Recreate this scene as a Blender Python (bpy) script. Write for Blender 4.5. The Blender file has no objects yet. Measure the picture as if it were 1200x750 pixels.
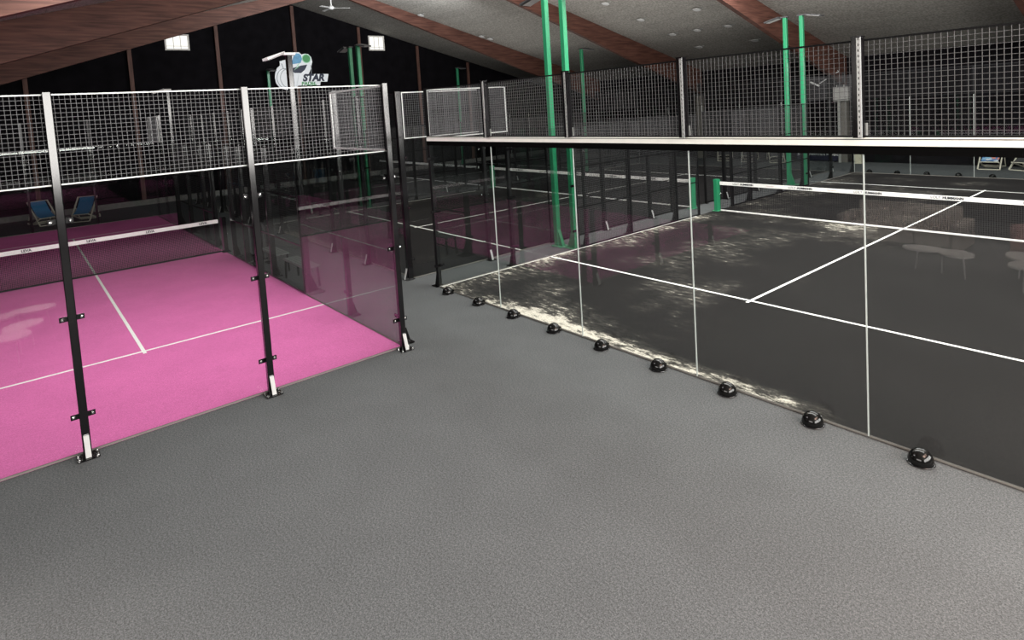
import bpy, math, random
from mathutils import Vector, Matrix
random.seed(4)
PI = math.pi
SC = bpy.context.scene
COL = SC.collection
ORD = ['first', 'second', 'third', 'fourth', 'fifth', 'sixth', 'seventh', 'eighth', 'ninth', 'tenth', 'eleventh', 'twelfth', 'thirteenth']

# ---------------------------------------------------------------- materials
def nodes_of(name):
    m = bpy.data.materials.new(name); m.use_nodes = True
    nt = m.node_tree; nt.nodes.clear()
    out = nt.nodes.new('ShaderNodeOutputMaterial')
    return m, nt, out

def mat(name, col, rough=.5, metal=0., spec=.5, noise=0., scale=40., bump=0., bscale=None, coat=0.):
    m, nt, out = nodes_of(name)
    b = nt.nodes.new('ShaderNodeBsdfPrincipled')
    b.inputs['Base Color'].default_value = (*col, 1)
    b.inputs['Roughness'].default_value = rough
    b.inputs['Metallic'].default_value = metal
    b.inputs['Specular IOR Level'].default_value = spec
    b.inputs['Coat Weight'].default_value = coat
    tc = nt.nodes.new('ShaderNodeTexCoord')
    if noise:
        n = nt.nodes.new('ShaderNodeTexNoise'); n.inputs['Scale'].default_value = scale; n.inputs['Detail'].default_value = 4
        nt.links.new(tc.outputs['Object'], n.inputs['Vector'])
        r = nt.nodes.new('ShaderNodeValToRGB')
        lo = tuple(max(0, c * (1 - noise)) for c in col); hi = tuple(c * (1 + noise) for c in col)
        r.color_ramp.elements[0].position = .3; r.color_ramp.elements[0].color = (*lo, 1)
        r.color_ramp.elements[1].position = .7; r.color_ramp.elements[1].color = (*hi, 1)
        nt.links.new(n.outputs['Fac'], r.inputs['Fac']); nt.links.new(r.outputs['Color'], b.inputs['Base Color'])
    if bump:
        n2 = nt.nodes.new('ShaderNodeTexNoise'); n2.inputs['Scale'].default_value = bscale or scale * 3; n2.inputs['Detail'].default_value = 3
        nt.links.new(tc.outputs['Object'], n2.inputs['Vector'])
        bp = nt.nodes.new('ShaderNodeBump'); bp.inputs['Strength'].default_value = bump; bp.inputs['Distance'].default_value = .01
        nt.links.new(n2.outputs['Fac'], bp.inputs['Height']); nt.links.new(bp.outputs['Normal'], b.inputs['Normal'])
    nt.links.new(b.outputs['BSDF'], out.inputs['Surface'])
    return m

def math_node(nt, op, a, b=None, clamp=False):
    n = nt.nodes.new('ShaderNodeMath'); n.operation = op; n.use_clamp = clamp
    for i, v in enumerate((a, b)):
        if v is None: continue
        if isinstance(v, (int, float)): n.inputs[i].default_value = v
        else: nt.links.new(v, n.inputs[i])
    return n.outputs[0]

def maprange(nt, v, a, b, c, d):
    n = nt.nodes.new('ShaderNodeMapRange'); n.interpolation_type = 'SMOOTHSTEP'
    n.inputs[1].default_value = a; n.inputs[2].default_value = b; n.inputs[3].default_value = c; n.inputs[4].default_value = d
    nt.links.new(v, n.inputs[0]); return n.outputs[0]

def glass_mat(name, tint=(.9, .92, .92), f0=.045):
    m, nt, out = nodes_of(name)
    tr = nt.nodes.new('ShaderNodeBsdfTransparent'); tr.inputs['Color'].default_value = (*tint, 1)
    gl = nt.nodes.new('ShaderNodeBsdfGlossy'); gl.inputs['Roughness'].default_value = 0.0
    gl.inputs['Color'].default_value = (1, 1, 1, 1)
    lw = nt.nodes.new('ShaderNodeLayerWeight'); lw.inputs['Blend'].default_value = .5
    p = math_node(nt, 'POWER', lw.outputs['Facing'], 5.0)
    s = math_node(nt, 'MULTIPLY', p, 1 - f0); f = math_node(nt, 'ADD', s, f0, True)
    mx = nt.nodes.new('ShaderNodeMixShader')
    nt.links.new(f, mx.inputs[0]); nt.links.new(tr.outputs[0], mx.inputs[1]); nt.links.new(gl.outputs[0], mx.inputs[2])
    nt.links.new(mx.outputs[0], out.inputs['Surface'])
    return m

def emit_mat(name, col, strength):
    m, nt, out = nodes_of(name)
    e = nt.nodes.new('ShaderNodeEmission'); e.inputs['Color'].default_value = (*col, 1); e.inputs['Strength'].default_value = strength
    nt.links.new(e.outputs[0], out.inputs['Surface']); return m

def carpet_mat(name, col, fine=.22):
    """short carpet: fine fibre speckle, faint wide mottling"""
    m, nt, out = nodes_of(name)
    b = nt.nodes.new('ShaderNodeBsdfPrincipled'); b.inputs['Roughness'].default_value = .95; b.inputs['Specular IOR Level'].default_value = .08
    tc = nt.nodes.new('ShaderNodeTexCoord')
    n1 = nt.nodes.new('ShaderNodeTexNoise'); n1.inputs['Scale'].default_value = 105; n1.inputs['Detail'].default_value = 3
    n2 = nt.nodes.new('ShaderNodeTexNoise'); n2.inputs['Scale'].default_value = 1.6; n2.inputs['Detail'].default_value = 5
    nt.links.new(tc.outputs['Object'], n1.inputs['Vector']); nt.links.new(tc.outputs['Object'], n2.inputs['Vector'])
    n4 = nt.nodes.new('ShaderNodeTexNoise'); n4.inputs['Scale'].default_value = 52; n4.inputs['Detail'].default_value = 2
    nt.links.new(tc.outputs['Object'], n4.inputs['Vector'])
    a = math_node(nt, 'MULTIPLY', maprange(nt, n1.outputs['Fac'], .3, .7, 1 - fine, 1 + fine), maprange(nt, n4.outputs['Fac'], .3, .7, 1 - fine * .6, 1 + fine * .6))
    c = maprange(nt, n2.outputs['Fac'], .3, .7, .965, 1.035)
    f = math_node(nt, 'MULTIPLY', a, c)
    mx = nt.nodes.new('ShaderNodeVectorMath'); mx.operation = 'SCALE'; mx.inputs[0].default_value = col
    nt.links.new(f, mx.inputs['Scale']); nt.links.new(mx.outputs[0], b.inputs['Base Color'])
    nt.links.new(b.outputs[0], out.inputs['Surface'])
    return m

def sandy_turf_mat(name, col, sand):
    """dark court turf with pale sand left in streaks along its edges (object space: corner at 0,0)"""
    m, nt, out = nodes_of(name)
    b = nt.nodes.new('ShaderNodeBsdfPrincipled'); b.inputs['Roughness'].default_value = .9; b.inputs['Specular IOR Level'].default_value = .03
    tc = nt.nodes.new('ShaderNodeTexCoord'); sp = nt.nodes.new('ShaderNodeSeparateXYZ')
    nt.links.new(tc.outputs['Object'], sp.inputs[0])
    X, Y = sp.outputs[0], sp.outputs[1]
    mp = nt.nodes.new('ShaderNodeMapping'); mp.inputs['Scale'].default_value = (.8, 2.0, 1); mp.inputs['Rotation'].default_value = (0, 0, .35)
    nt.links.new(tc.outputs['Object'], mp.inputs['Vector'])
    n1 = nt.nodes.new('ShaderNodeTexNoise'); n1.inputs['Scale'].default_value = 4.5; n1.inputs['Detail'].default_value = 9; n1.inputs['Roughness'].default_value = .74
    nt.links.new(mp.outputs[0], n1.inputs['Vector'])
    n2 = nt.nodes.new('ShaderNodeTexNoise'); n2.inputs['Scale'].default_value = .55; n2.inputs['Detail'].default_value = 3
    nt.links.new(tc.outputs['Object'], n2.inputs['Vector'])
    n3 = nt.nodes.new('ShaderNodeTexNoise'); n3.inputs['Scale'].default_value = 70; n3.inputs['Detail'].default_value = 3
    nt.links.new(tc.outputs['Object'], n3.inputs['Vector'])
    def mul(a, c): return math_node(nt, 'MULTIPLY', a, c)
    def add(a, c): return math_node(nt, 'ADD', a, c)
    front = mul(maprange(nt, Y, .10, .48, 1, 0), mul(maprange(nt, X, .6, 3.2, .3, 1), maprange(nt, X, 7.0, 7.9, 1, .12)))
    front = mul(front, maprange(nt, Y, 0, .06, .55, 1))
    frontw = mul(maprange(nt, Y, 0, 1.7, .45, 0), mul(maprange(nt, X, .6, 2.2, .55, 1), maprange(nt, X, 3.6, 5.4, 1, 0)))
    left = mul(maprange(nt, X, 0, 1.1, .52, 0), maprange(nt, Y, 8.5, 11, 1, .25))
    patch = mul(maprange(nt, n2.outputs['Fac'], .4, .62, 0, .5), maprange(nt, X, 4.0, 6.6, 1, 0))
    # pale crossing near the net band under the left half
    netp = mul(mul(maprange(nt, Y, 8.6, 9.6, 0, 1), maprange(nt, Y, 9.7, 10.2, 1, 0)), mul(maprange(nt, X, 2.2, 3.6, 0, .55), maprange(nt, X, 3.8, 5.2, 1, 0)))
    e = add(add(mul(front, 1.02), frontw), add(add(left, patch), netp))
    e = math_node(nt, 'MINIMUM', e, 1.45)
    v = add(n1.outputs['Fac'], mul(e, .235))
    lim = maprange(nt, e, .02, .5, 0, 1)
    mask = math_node(nt, 'ADD', mul(maprange(nt, v, .675, .845, 0, 1), .95), mul(mul(maprange(nt, v, .50, .74, 0, 1), lim), .07))
    mask = mul(mask, maprange(nt, n3.outputs['Fac'], .32, .6, .55, 1.0))
    mask = mul(mask, sand)
    base = nt.nodes.new('ShaderNodeVectorMath'); base.operation = 'SCALE'; base.inputs[0].default_value = col
    nt.links.new(mul(maprange(nt, n3.outputs['Fac'], .3, .7, .8, 1.2), maprange(nt, n2.outputs['Fac'], .3, .7, .94, 1.06)), base.inputs['Scale'])
    mx = nt.nodes.new('ShaderNodeMix'); mx.data_type = 'RGBA'
    nt.links.new(mask, mx.inputs[0]); nt.links.new(base.outputs[0], mx.inputs[6]); mx.inputs[7].default_value = (.56, .525, .45, 1)
    nt.links.new(mx.outputs[2], b.inputs['Base Color'])
    bp = nt.nodes.new('ShaderNodeBump'); bp.inputs['Strength'].default_value = .3; bp.inputs['Distance'].default_value = .006
    nt.links.new(n3.outputs['Fac'], bp.inputs['Height']); nt.links.new(bp.outputs['Normal'], b.inputs['Normal'])
    nt.links.new(b.outputs[0], out.inputs['Surface'])
    return m

def wood_mat(name, c1, c2, axis_scale):
    m, nt, out = nodes_of(name)
    b = nt.nodes.new('ShaderNodeBsdfPrincipled'); b.inputs['Roughness'].default_value = .6; b.inputs['Specular IOR Level'].default_value = .25
    tc = nt.nodes.new('ShaderNodeTexCoord'); mp = nt.nodes.new('ShaderNodeMapping'); mp.inputs['Scale'].default_value = axis_scale
    nt.links.new(tc.outputs['Object'], mp.inputs['Vector'])
    n = nt.nodes.new('ShaderNodeTexNoise'); n.inputs['Scale'].default_value = 3; n.inputs['Detail'].default_value = 8; n.inputs['Distortion'].default_value = .6
    nt.links.new(mp.outputs[0], n.inputs['Vector'])
    r = nt.nodes.new('ShaderNodeValToRGB')
    r.color_ramp.elements[0].position = .34; r.color_ramp.elements[0].color = (*c1, 1)
    r.color_ramp.elements[1].position = .66; r.color_ramp.elements[1].color = (*c2, 1)
    nt.links.new(n.outputs['Fac'], r.inputs['Fac']); nt.links.new(r.outputs['Color'], b.inputs['Base Color'])
    nt.links.new(b.outputs[0], out.inputs['Surface']); return m

def panel_ceiling_mat():
    m, nt, out = nodes_of('acoustic_ceiling')
    b = nt.nodes.new('ShaderNodeBsdfPrincipled'); b.inputs['Roughness'].default_value = .9; b.inputs['Specular IOR Level'].default_value = .1
    tc = nt.nodes.new('ShaderNodeTexCoord')
    br = nt.nodes.new('ShaderNodeTexBrick'); br.offset = .5
    br.inputs['Color1'].default_value = (.30, .288, .262, 1); br.inputs['Color2'].default_value = (.27, .258, .236, 1); br.inputs['Mortar'].default_value = (.19, .182, .167, 1)
    br.inputs['Scale'].default_value = 1; br.inputs['Mortar Size'].default_value = .006; br.inputs['Brick Width'].default_value = 2.5; br.inputs['Row Height'].default_value = .6
    nt.links.new(tc.outputs['Object'], br.inputs['Vector'])
    n = nt.nodes.new('ShaderNodeTexNoise'); n.inputs['Scale'].default_value = 14; n.inputs['Detail'].default_value = 6
    nt.links.new(tc.outputs['Object'], n.inputs['Vector'])
    s = nt.nodes.new('ShaderNodeVectorMath'); s.operation = 'SCALE'
    nt.links.new(br.outputs['Color'], s.inputs[0]); nt.links.new(maprange(nt, n.outputs['Fac'], .3, .7, .72, 1.28), s.inputs['Scale'])
    nt.links.new(s.outputs[0], b.inputs['Base Color']); nt.links.new(b.outputs[0], out.inputs['Surface']); return m

M = dict(
    carpet=carpet_mat('grey_carpet', (.086, .0895, .092), .34),
    pink=carpet_mat('pink_turf', (.60, .142, .36), .12),
    turf=sandy_turf_mat('dark_turf', (.0138, .0131, .0129), 1.0),
    turf_far=sandy_turf_mat('dark_turf_faint_sand', (.016, .015, .0155), .25),
    line=mat('white_line', (.8, .8, .77), .8, noise=.06, scale=30),
    glass=glass_mat('clear_glass', (.9, .915, .91), .025),
    glass_smoke=glass_mat('glass_grey_tint', (.9, .9, .9), .05),
    seal=mat('frosted_joint', (.50, .54, .52), .35),
    black=mat('black_powder_coat', (.004, .0035, .0042), .14, spec=.6, noise=.1, scale=60),
    blackm=mat('black_matt', (.006, .006, .0065), .6, spec=.14, noise=.15, scale=30),
    wire=mat('grey_wire', (.095, .095, .10), .45, metal=.3, noise=.05, scale=20),  # same dark wire as the others, lit tone put into its colour
    rail_black=mat('rail_black', (.002, .002, .002), .7, spec=.03, noise=.1, scale=20),
    wire_side=mat('side_wire', (.035, .035, .037), .5, noise=.05, scale=20),  # same wire again, toned between the lit and the shaded copy
    wire_front=mat('lit_wire', (.10, .10, .102), .45, metal=.3, noise=.05, scale=20),  # copy of the wire lightened as if lit from the camera side
    wire_dark=mat('shaded_wire', (.005, .005, .0055), .7, spec=.12, noise=.05, scale=20),  # copy of the wire with the shade of the far hall in its colour
    galv=mat('galvanised_steel', (.42, .43, .42), .38, metal=.4, noise=.12, scale=25),
    pale=mat('pale_painted_steel', (.55, .55, .54), .45, noise=.04, scale=20),
    foot_lit=mat('foot_lit', (.40, .40, .395), .5, noise=.05, scale=20),  # light caught by the sloping foot plates, put into their colour
    white=mat('white_band', (.86, .84, .83), .6, noise=.03, scale=12),
    cream=mat('cream_cover_strip', (.93, .93, .86), .45, noise=.03, scale=10),
    green=mat('green_powder_coat', (.018, .21, .095), .33, spec=.6, noise=.05, scale=15),
    rubber=mat('black_gloss_dome', (.005, .005, .005), .1, spec=.28, noise=.1, scale=20),
    chrome=mat('chrome_bolt', (.8, .8, .8), .18, metal=1, noise=.04, scale=30),
    ink=mat('black_print', (.02, .02, .025), .6, noise=.05, scale=30),
    ink_red=mat('faint_red_print', (.62, .45, .44), .6, noise=.05, scale=30),
    net=mat('black_net_cord', (.012, .010, .012), .9, spec=.05, noise=.1, scale=30),
    beam=wood_mat('brown_glulam', (.054, .022, .016), (.118, .052, .038), (1.2, .35, 5.0)),
    stud=wood_mat('brown_stud', (.07, .034, .026), (.12, .06, .047), (4, 4, .5)),
    wall=mat('black_wall', (.0045, .004, .005), .9, spec=.06, noise=.3, scale=2),
    ceil=panel_ceiling_mat(),
    kerb=mat('grey_kerb', (.20, .19, .18), .8, noise=.2, scale=5),
    daylight=emit_mat('daylight_pane', (1, .99, .93), 1.15),
    frame=mat('window_frame_white', (.62, .60, .56), .6, noise=.05, scale=10),
    blue=mat('blue_sling', (.018, .17, .36), .85, noise=.12, scale=30),
    printed=None,
    beech=wood_mat('pale_beech', (.56, .51, .42), (.66, .61, .52), (6, 6, 6)),
    sgn_white=mat('sign_white', (.88, .91, .94), .5, noise=.03, scale=4),
    sgn_grey=mat('sign_grey_line', (.30, .34, .36), .5, noise=.03, scale=4),
    sgn_blue=mat('sign_blue', (.12, .34, .55), .5, noise=.2, scale=6),
    sgn_green=mat('sign_green', (.06, .30, .10), .5, noise=.1, scale=6),
    sgn_navy=mat('sign_navy', (.012, .02, .045), .5, noise=.1, scale=6),
    sgn_mint=mat('sign_mint', (.38, .72, .50), .5, noise=.05, scale=6),
    board=mat('navy_board', (.015, .016, .04), .6, noise=.1, scale=6),
    box=mat('grey_cabinet', (.33, .33, .31), .5, noise=.06, scale=8),
    column=mat('grey_column', (.16, .15, .135), .7, noise=.1, scale=6),
    beige=mat('beige_box', (.50, .47, .36), .8, noise=.1, scale=6),
    dkgrey=mat('dark_grey_board', (.05, .05, .052), .6, noise=.08, scale=6),
    bench=mat('grey_bench_top', (.10, .11, .107), .6, noise=.06, scale=10),
    tabletop=mat('white_table_top', (.82, .79, .76), .35, noise=.03, scale=10),
    sofa=mat('taupe_sofa', (.46, .40, .36), .9, noise=.1, scale=30, bump=.2),
    rose=mat('rose_seat', (.42, .24, .22), .9, noise=.1, scale=30, bump=.2),
    leaf=mat('dark_leaf', (.03, .07, .03), .6, noise=.3, scale=30),
)
def printed_mat():
    m, nt, out = nodes_of('printed_sling')
    b = nt.nodes.new('ShaderNodeBsdfPrincipled'); b.inputs['Roughness'].default_value = .85
    tc = nt.nodes.new('ShaderNodeTexCoord'); v = nt.nodes.new('ShaderNodeTexVoronoi'); v.inputs['Scale'].default_value = 7
    nt.links.new(tc.outputs['Object'], v.inputs['Vector'])
    sp = nt.nodes.new('ShaderNodeSeparateColor'); nt.links.new(v.outputs['Color'], sp.inputs[0])
    r = nt.nodes.new('ShaderNodeValToRGB'); r.color_ramp.interpolation = 'CONSTANT'
    r.color_ramp.elements[0].position = 0; r.color_ramp.elements[0].color = (.10, .22, .48, 1)
    r.color_ramp.elements[1].position = .4; r.color_ramp.elements[1].color = (.25, .45, .65, 1)
    for p, c in ((.62, (.72, .76, .80)), (.8, (.62, .22, .16)), (.9, (.10, .13, .18))):
        e = r.color_ramp.elements.new(p); e.color = (*c, 1)
    nt.links.new(sp.outputs[0], r.inputs[0]); nt.links.new(r.outputs[0], b.inputs['Base Color'])
    nt.links.new(b.outputs[0], out.inputs['Surface']); return m
M['printed'] = printed_mat()

# ---------------------------------------------------------------- mesh builder
class MB:
    def __init__(s): s.v = []; s.f = []
    def poly(s, pts, faces):
        o = len(s.v); s.v += [tuple(p) for p in pts]; s.f += [tuple(i + o for i in f) for f in faces]; return s
    def box(s, x0, x1, y0, y1, z0, z1):
        return s.poly([(x0, y0, z0), (x1, y0, z0), (x1, y1, z0), (x0, y1, z0), (x0, y0, z1), (x1, y0, z1), (x1, y1, z1), (x0, y1, z1)],
                      [(3, 2, 1, 0), (4, 5, 6, 7), (0, 1, 5, 4), (1, 2, 6, 5), (2, 3, 7, 6), (3, 0, 4, 7)])
    def bbox(s, x0, x1, y0, y1, z0, z1, b=.006):
        """box with chamfered vertical edges"""
        p = [(x0 + b, y0), (x1 - b, y0), (x1, y0 + b), (x1, y1 - b), (x1 - b, y1), (x0 + b, y1), (x0, y1 - b), (x0, y0 + b)]
        return s.prism([(x, y, z0) for x, y in p], (0, 0, z1 - z0))
    def prism(s, pts, d):
        n = len(pts); d = Vector(d); P = [Vector(p) for p in pts]
        nrm = Vector((0, 0, 0))
        for i in range(n): nrm += P[i].cross(P[(i + 1) % n])
        if nrm.dot(d) < 0: P.reverse()
        return s.poly([*P, *[p + d for p in P]], [tuple(range(n - 1, -1, -1)), tuple(range(n, 2 * n))] + [(i, (i + 1) % n, n + (i + 1) % n, n + i) for i in range(n)])
    def tube(s, pts, r, n=8, cap=True, flat=1.0):
        pts = [Vector(p) for p in pts]; rings = []; o = len(s.v)
        for i, p in enumerate(pts):
            t = (pts[min(i + 1, len(pts) - 1)] - pts[max(i - 1, 0)]).normalized()
            up = Vector((0, 0, 1)) if abs(t.z) < .9 else Vector((1, 0, 0))
            a = t.cross(up).normalized(); b = a.cross(t)
            s.v += [tuple(p + (a * math.cos(2 * PI * k / n) + b * math.sin(2 * PI * k / n) * flat) * r) for k in range(n)]
        for i in range(len(pts) - 1):
            for k in range(n):
                s.f.append((o + i * n + k, o + i * n + (k + 1) % n, o + (i + 1) * n + (k + 1) % n, o + (i + 1) * n + k))
        if cap:
            s.f.append(tuple(o + k for k in range(n - 1, -1, -1))); e = o + (len(pts) - 1) * n; s.f.append(tuple(e + k for k in range(n)))
        return s
    def bar(s, a, b, w, h=None):
        """square bar between two points"""
        h = h or w; a = Vector(a); b = Vector(b); t = (b - a).normalized()
        up = Vector((0, 0, 1)) if abs(t.z) < .95 else Vector((0, 1, 0))
        x = t.cross(up).normalized() * w / 2; y = x.cross(t).normalized() * h / 2
        return s.prism([a - x - y, a + x - y, a + x + y, a - x + y], b - a)
    def lathe(s, prof, n=20, c=(0, 0)):
        o = len(s.v)
        for r, z in prof: s.v += [(c[0] + r * math.cos(2 * PI * k / n), c[1] + r * math.sin(2 * PI * k / n), z) for k in range(n)]
        for i in range(len(prof) - 1):
            for k in range(n): s.f.append((o + i * n + k, o + i * n + (k + 1) % n, o + (i + 1) * n + (k + 1) % n, o + (i + 1) * n + k))
        s.f.append(tuple(o + k for k in range(n - 1, -1, -1))); e = o + (len(prof) - 1) * n; s.f.append(tuple(e + k for k in range(n)))
        return s
    def data(s, name, m, smooth=False):
        me = bpy.data.meshes.new(name); me.from_pydata(s.v, [], s.f); me.validate(); me.update(); me.materials.append(m)
        if smooth:
            for p in me.polygons: p.use_smooth = True
        return me
    def build(s, name, m, parent=None, loc=(0, 0, 0), rz=0, smooth=False):
        return put(name, s.data(name, m, smooth), parent, loc, rz)

def put(name, me, parent=None, loc=(0, 0, 0), rz=0):
    o = bpy.data.objects.new(name, me); COL.objects.link(o); o.location = loc; o.rotation_euler = (0, 0, rz)
    if parent: o.parent = parent
    return o
def tag(o, label, cat, group=None):
    o['label'] = label; o['category'] = cat
    if group: o['group'] = group
    return o
def thing(name, label, cat, loc=(0, 0, 0), rz=0, group=None):
    o = bpy.data.objects.new(name, None); COL.objects.link(o); o.location = loc; o.rotation_euler = (0, 0, rz); o.empty_display_size = .2
    return tag(o, label, cat, group)
def struct(o): o['kind'] = 'structure'; return o
_cache = {}
def cached(key, fn):
    if key not in _cache: _cache[key] = fn()
    return _cache[key]
def text_mesh(s, size, m, bold=0., shear=0., depth=.002, key=None):
    cu = bpy.data.curves.new('lettering', 'FONT'); cu.body = s; cu.size = size; cu.align_x = 'CENTER'; cu.align_y = 'CENTER'
    cu.offset = bold; cu.shear = shear; cu.extrude = depth
    ob = bpy.data.objects.new('lettering', cu); COL.objects.link(ob)
    dg = bpy.context.evaluated_depsgraph_get()
    me = bpy.data.meshes.new_from_object(ob.evaluated_get(dg)); COL.objects.unlink(ob); bpy.data.objects.remove(ob)
    me.materials.clear(); me.materials.append(m)
    return me
def text(name, s, size, m, parent, loc, rot=(PI / 2, 0, 0), **k):
    me = cached(('t', s, size, m.name, tuple(k.items())), lambda: text_mesh(s, size, m, **k))
    o = put(name, me, parent, loc); o.rotation_euler = rot; return o

# ---------------------------------------------------------------- the hall
Y0, ZR, SL = 5.81, 9.66, .268          # ridge line, ridge height, roof slope
XG, YE, YL, XF = -22.5, 23.7, -12.0, 17.0
def roof_z(y): return ZR - SL * abs(y - Y0)
def soffit_z(y): return 9.30 - .3225 * abs(y - Y0)
struct(MB().box(XG - .3, XF + .3, YL - .3, YE + .3, -.3, 0).build('floor', M['carpet']))
struct(MB().prism([(0, YL - .2, 0), (0, YE + .2, 0), (0, YE + .2, roof_z(YE + .2)), (0, Y0, ZR), (0, YL - .2, roof_z(YL - .2))], (-.3, 0, 0)).build('wall_back', M['wall'], loc=(XG, 0, 0)))
struct(MB().box(XG, XF, YE, YE + .3, 0, roof_z(YE)).build('wall_right', M['wall']))
struct(MB().box(XG, XF, YL - .3, YL, 0, roof_z(YL)).build('wall_left', M['wall']))
struct(MB().prism([(0, YL - .2, 0), (0, YE + .2, 0), (0, YE + .2, roof_z(YE + .2)), (0, Y0, ZR), (0, YL - .2, roof_z(YL - .2))], (.3, 0, 0)).build('wall_front', M['wall'], loc=(XF, 0, 0)))
cl = MB()
for ya, yb in ((Y0, YE + .4), (YL - .4, Y0)):
    cl.prism([(XG - .3, ya, roof_z(ya)), (XG - .3, yb, roof_z(yb)), (XG - .3, yb, roof_z(yb) + .2), (XG - .3, ya, roof_z(ya) + .2)], (XF - XG + .6, 0, 0))
struct(cl.build('ceiling', M['ceil']))
struct(MB().box(XG, XG + .08, YL, YE, 0, .24).build('trim_1', M['kerb']))

def beam(X, label):
    y1, y2 = YL + .05, YE - .05
    pts = [(0, y1, soffit_z(y1)), (0, Y0, 9.30), (0, y2, soffit_z(y2)), (0, y2, roof_z(y2) - .004), (0, Y0, ZR - .004), (0, y1, roof_z(y1) - .004)]
    t = thing('roof_beam', label, 'beam', (X, 0, 0), 0, 'timber roof beams')
    m = MB(); P = [Vector(p) for p in pts]; Q = [p + Vector((-.2, 0, 0)) for p in P]
    m.poly(P + Q, [(0, 1, 4, 5), (1, 2, 3, 4), (11, 10, 7, 6), (10, 9, 8, 7), (0, 6, 7, 1), (1, 7, 8, 2), (2, 8, 9, 3), (3, 9, 10, 4), (4, 10, 11, 5), (5, 11, 6, 0)])
    m.build('timber', M['beam'], t)
    pl = MB()
    for yy, sg in ((y2 - .35, 1), (y1 + .35, -1)): pl.box(.0, .012, yy - .18, yy + .18, soffit_z(yy) + .06, soffit_z(yy) + .5)
    pl.build('steel_shoe', M['dkgrey'], t)
    return t
beam(-17.0, 'brown timber roof beam nearest the black gable wall with the sign')
beam(-9.35, 'brown timber roof beam, second from the gable wall, crossing behind the two near green poles')
beam(-1.7, 'brown timber roof beam coming down behind the two far green poles')
beam(5.95, 'brown timber roof beam showing only in the upper right corner of the picture')
for X, lab in ((-1.8, 'grey column under a roof beam behind the dark court, carrying a grey cabinet'), (-9.45, 'grey column at the long black wall behind the middle court')):
    t = thing('wall_column', lab, 'column', (X, YE - .17, 0))
    zt = soffit_z(YE - .3)
    MB().bbox(-.17, .17, -.15, .15, 0, zt - .16, .01).build('shaft', M['column'], t)
    MB().bbox(-.22, .22, -.17, .165, zt - .16, zt - .03, .01).build('bearing_plate', M['dkgrey'], t)
for i, y in enumerate((-5.69, -1.83, 1.95, 5.81, 9.55, 13.34, 17.05)):
    zt = roof_z(y) - .1
    t = thing('wall_stud', 'brown timber stud on the black gable wall, %s from the left' % ORD[i], 'stud', (XG, y, 0), 0, 'studs of the gable wall')
    MB().bbox(.085, .17, -.085, .085, .26, zt, .006).build('post', M['stud'], t)
    MB().box(.0, .085, -.05, .05, .26, zt).build('backing_batten', M['wall'], t)

def window(n, ya, yb, za, zb, lab):
    w = MB(); t = .07
    w.box(0, .06, ya - t, yb + t, za - t, za).box(0, .06, ya - t, yb + t, zb, zb + t).box(0, .06, ya - t, ya, za, zb).box(0, .06, yb, yb + t, za, zb)
    ob = struct(w.build('window_%d' % n, M['frame'], loc=(XG + .002, 0, 0)))
    MB().box(.004, .012, ya, yb, za, zb).build('pane', M['daylight'], ob)
    mu = MB()
    for k in (1, 2): y = ya + (yb - ya) * k / 3; mu.box(.013, .04, y - .012, y + .012, za, zb)
    mu.box(.014, .03, ya, yb, za + .12, za + .14)
    mu.build('glazing_bar', M['frame'], ob)
window(1, -.26, .66, 7.24, 7.86, '')
window(2, 10.25, 11.12, 7.32, 8.04, '')

# ---- the wall sign
t = thing('wall_sign', 'round white racket and ball sign reading STAR PADEL high on the black gable wall', 'sign', (XG + .18, 0, 0))
def yz(pts): return [(0, a, b) for a, b in pts]
MB().prism(yz([(4.91, 6.62), (4.91, 6.4), (4.75, 6.27), (4.63, 6.01), (4.59, 5.75), (4.64, 5.46), (4.82, 5.22), (5.2, 5.1), (5.72, 5.26), (6.01, 5.5), (6.39, 5.89), (6.56, 6.22), (6.66, 6.6), (6.62, 6.84), (6.47, 7.0), (6.28, 7.03), (6.1, 6.98), (5.97, 7.1), (5.78, 7.1), (5.66, 6.98), (5.5, 6.84), (5.2, 6.7)]), (.06, 0, 0)).build('back_board', M['sgn_white'], t)
MB().prism([(.061, a, b) for a, b in [(5.68, 6.92), (5.81, 7.03), (5.97, 7.03), (6.07, 6.93), (6.10, 6.73), (6.02, 6.53), (5.57, 6.47), (5.56, 6.63)]], (.015, 0, 0)).build('blue_player_shape', M['sgn_blue'], t)
MB().prism([(.061, a, b) for a, b in [(5.52, 6.25), (6.02, 6.39), (6.37, 6.44), (6.21, 6.16), (5.99, 5.99), (5.65, 6.0), (5.52, 6.1)]], (.015, 0, 0)).build('dark_swoosh', M['sgn_navy'], t)
MB().prism([(.078, a, b) for a, b in [(6.06, 6.61), (5.78, 6.40), (5.87, 6.385), (5.61, 6.13), (5.93, 6.36), (5.85, 6.40)]], (.01, 0, 0)).build('green_bolt', M['sgn_mint'], t)
o = MB().prism([(.061, 6.34 + .24 * math.cos(k * PI / 14), 6.76 + .24 * math.sin(k * PI / 14)) for k in range(28)], (.02, 0, 0)).build('ball_ring', M['sgn_mint'], t)
MB().prism([(.082, 6.34 + .20 * math.cos(k * PI / 14), 6.76 + .20 * math.sin(k * PI / 14)) for k in range(28)], (.01, 0, 0)).build('green_ball', M['sgn_green'], t)
for (cy_, cz_, ry, rz_, a0, a1) in ((5.30, 5.72, .42, .50, 60, 300), (5.12, 5.72, .42, .52, 80, 280), (6.2, 6.2, .38, .62, -80, 20)):
    MB().tube([(.066, cy_ + ry * math.cos(math.radians(a)), cz_ + rz_ * math.sin(math.radians(a))) for a in range(a0, a1 + 1, 10)], .016, 6).build('racket_outline', M['sgn_grey'], t)
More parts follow.
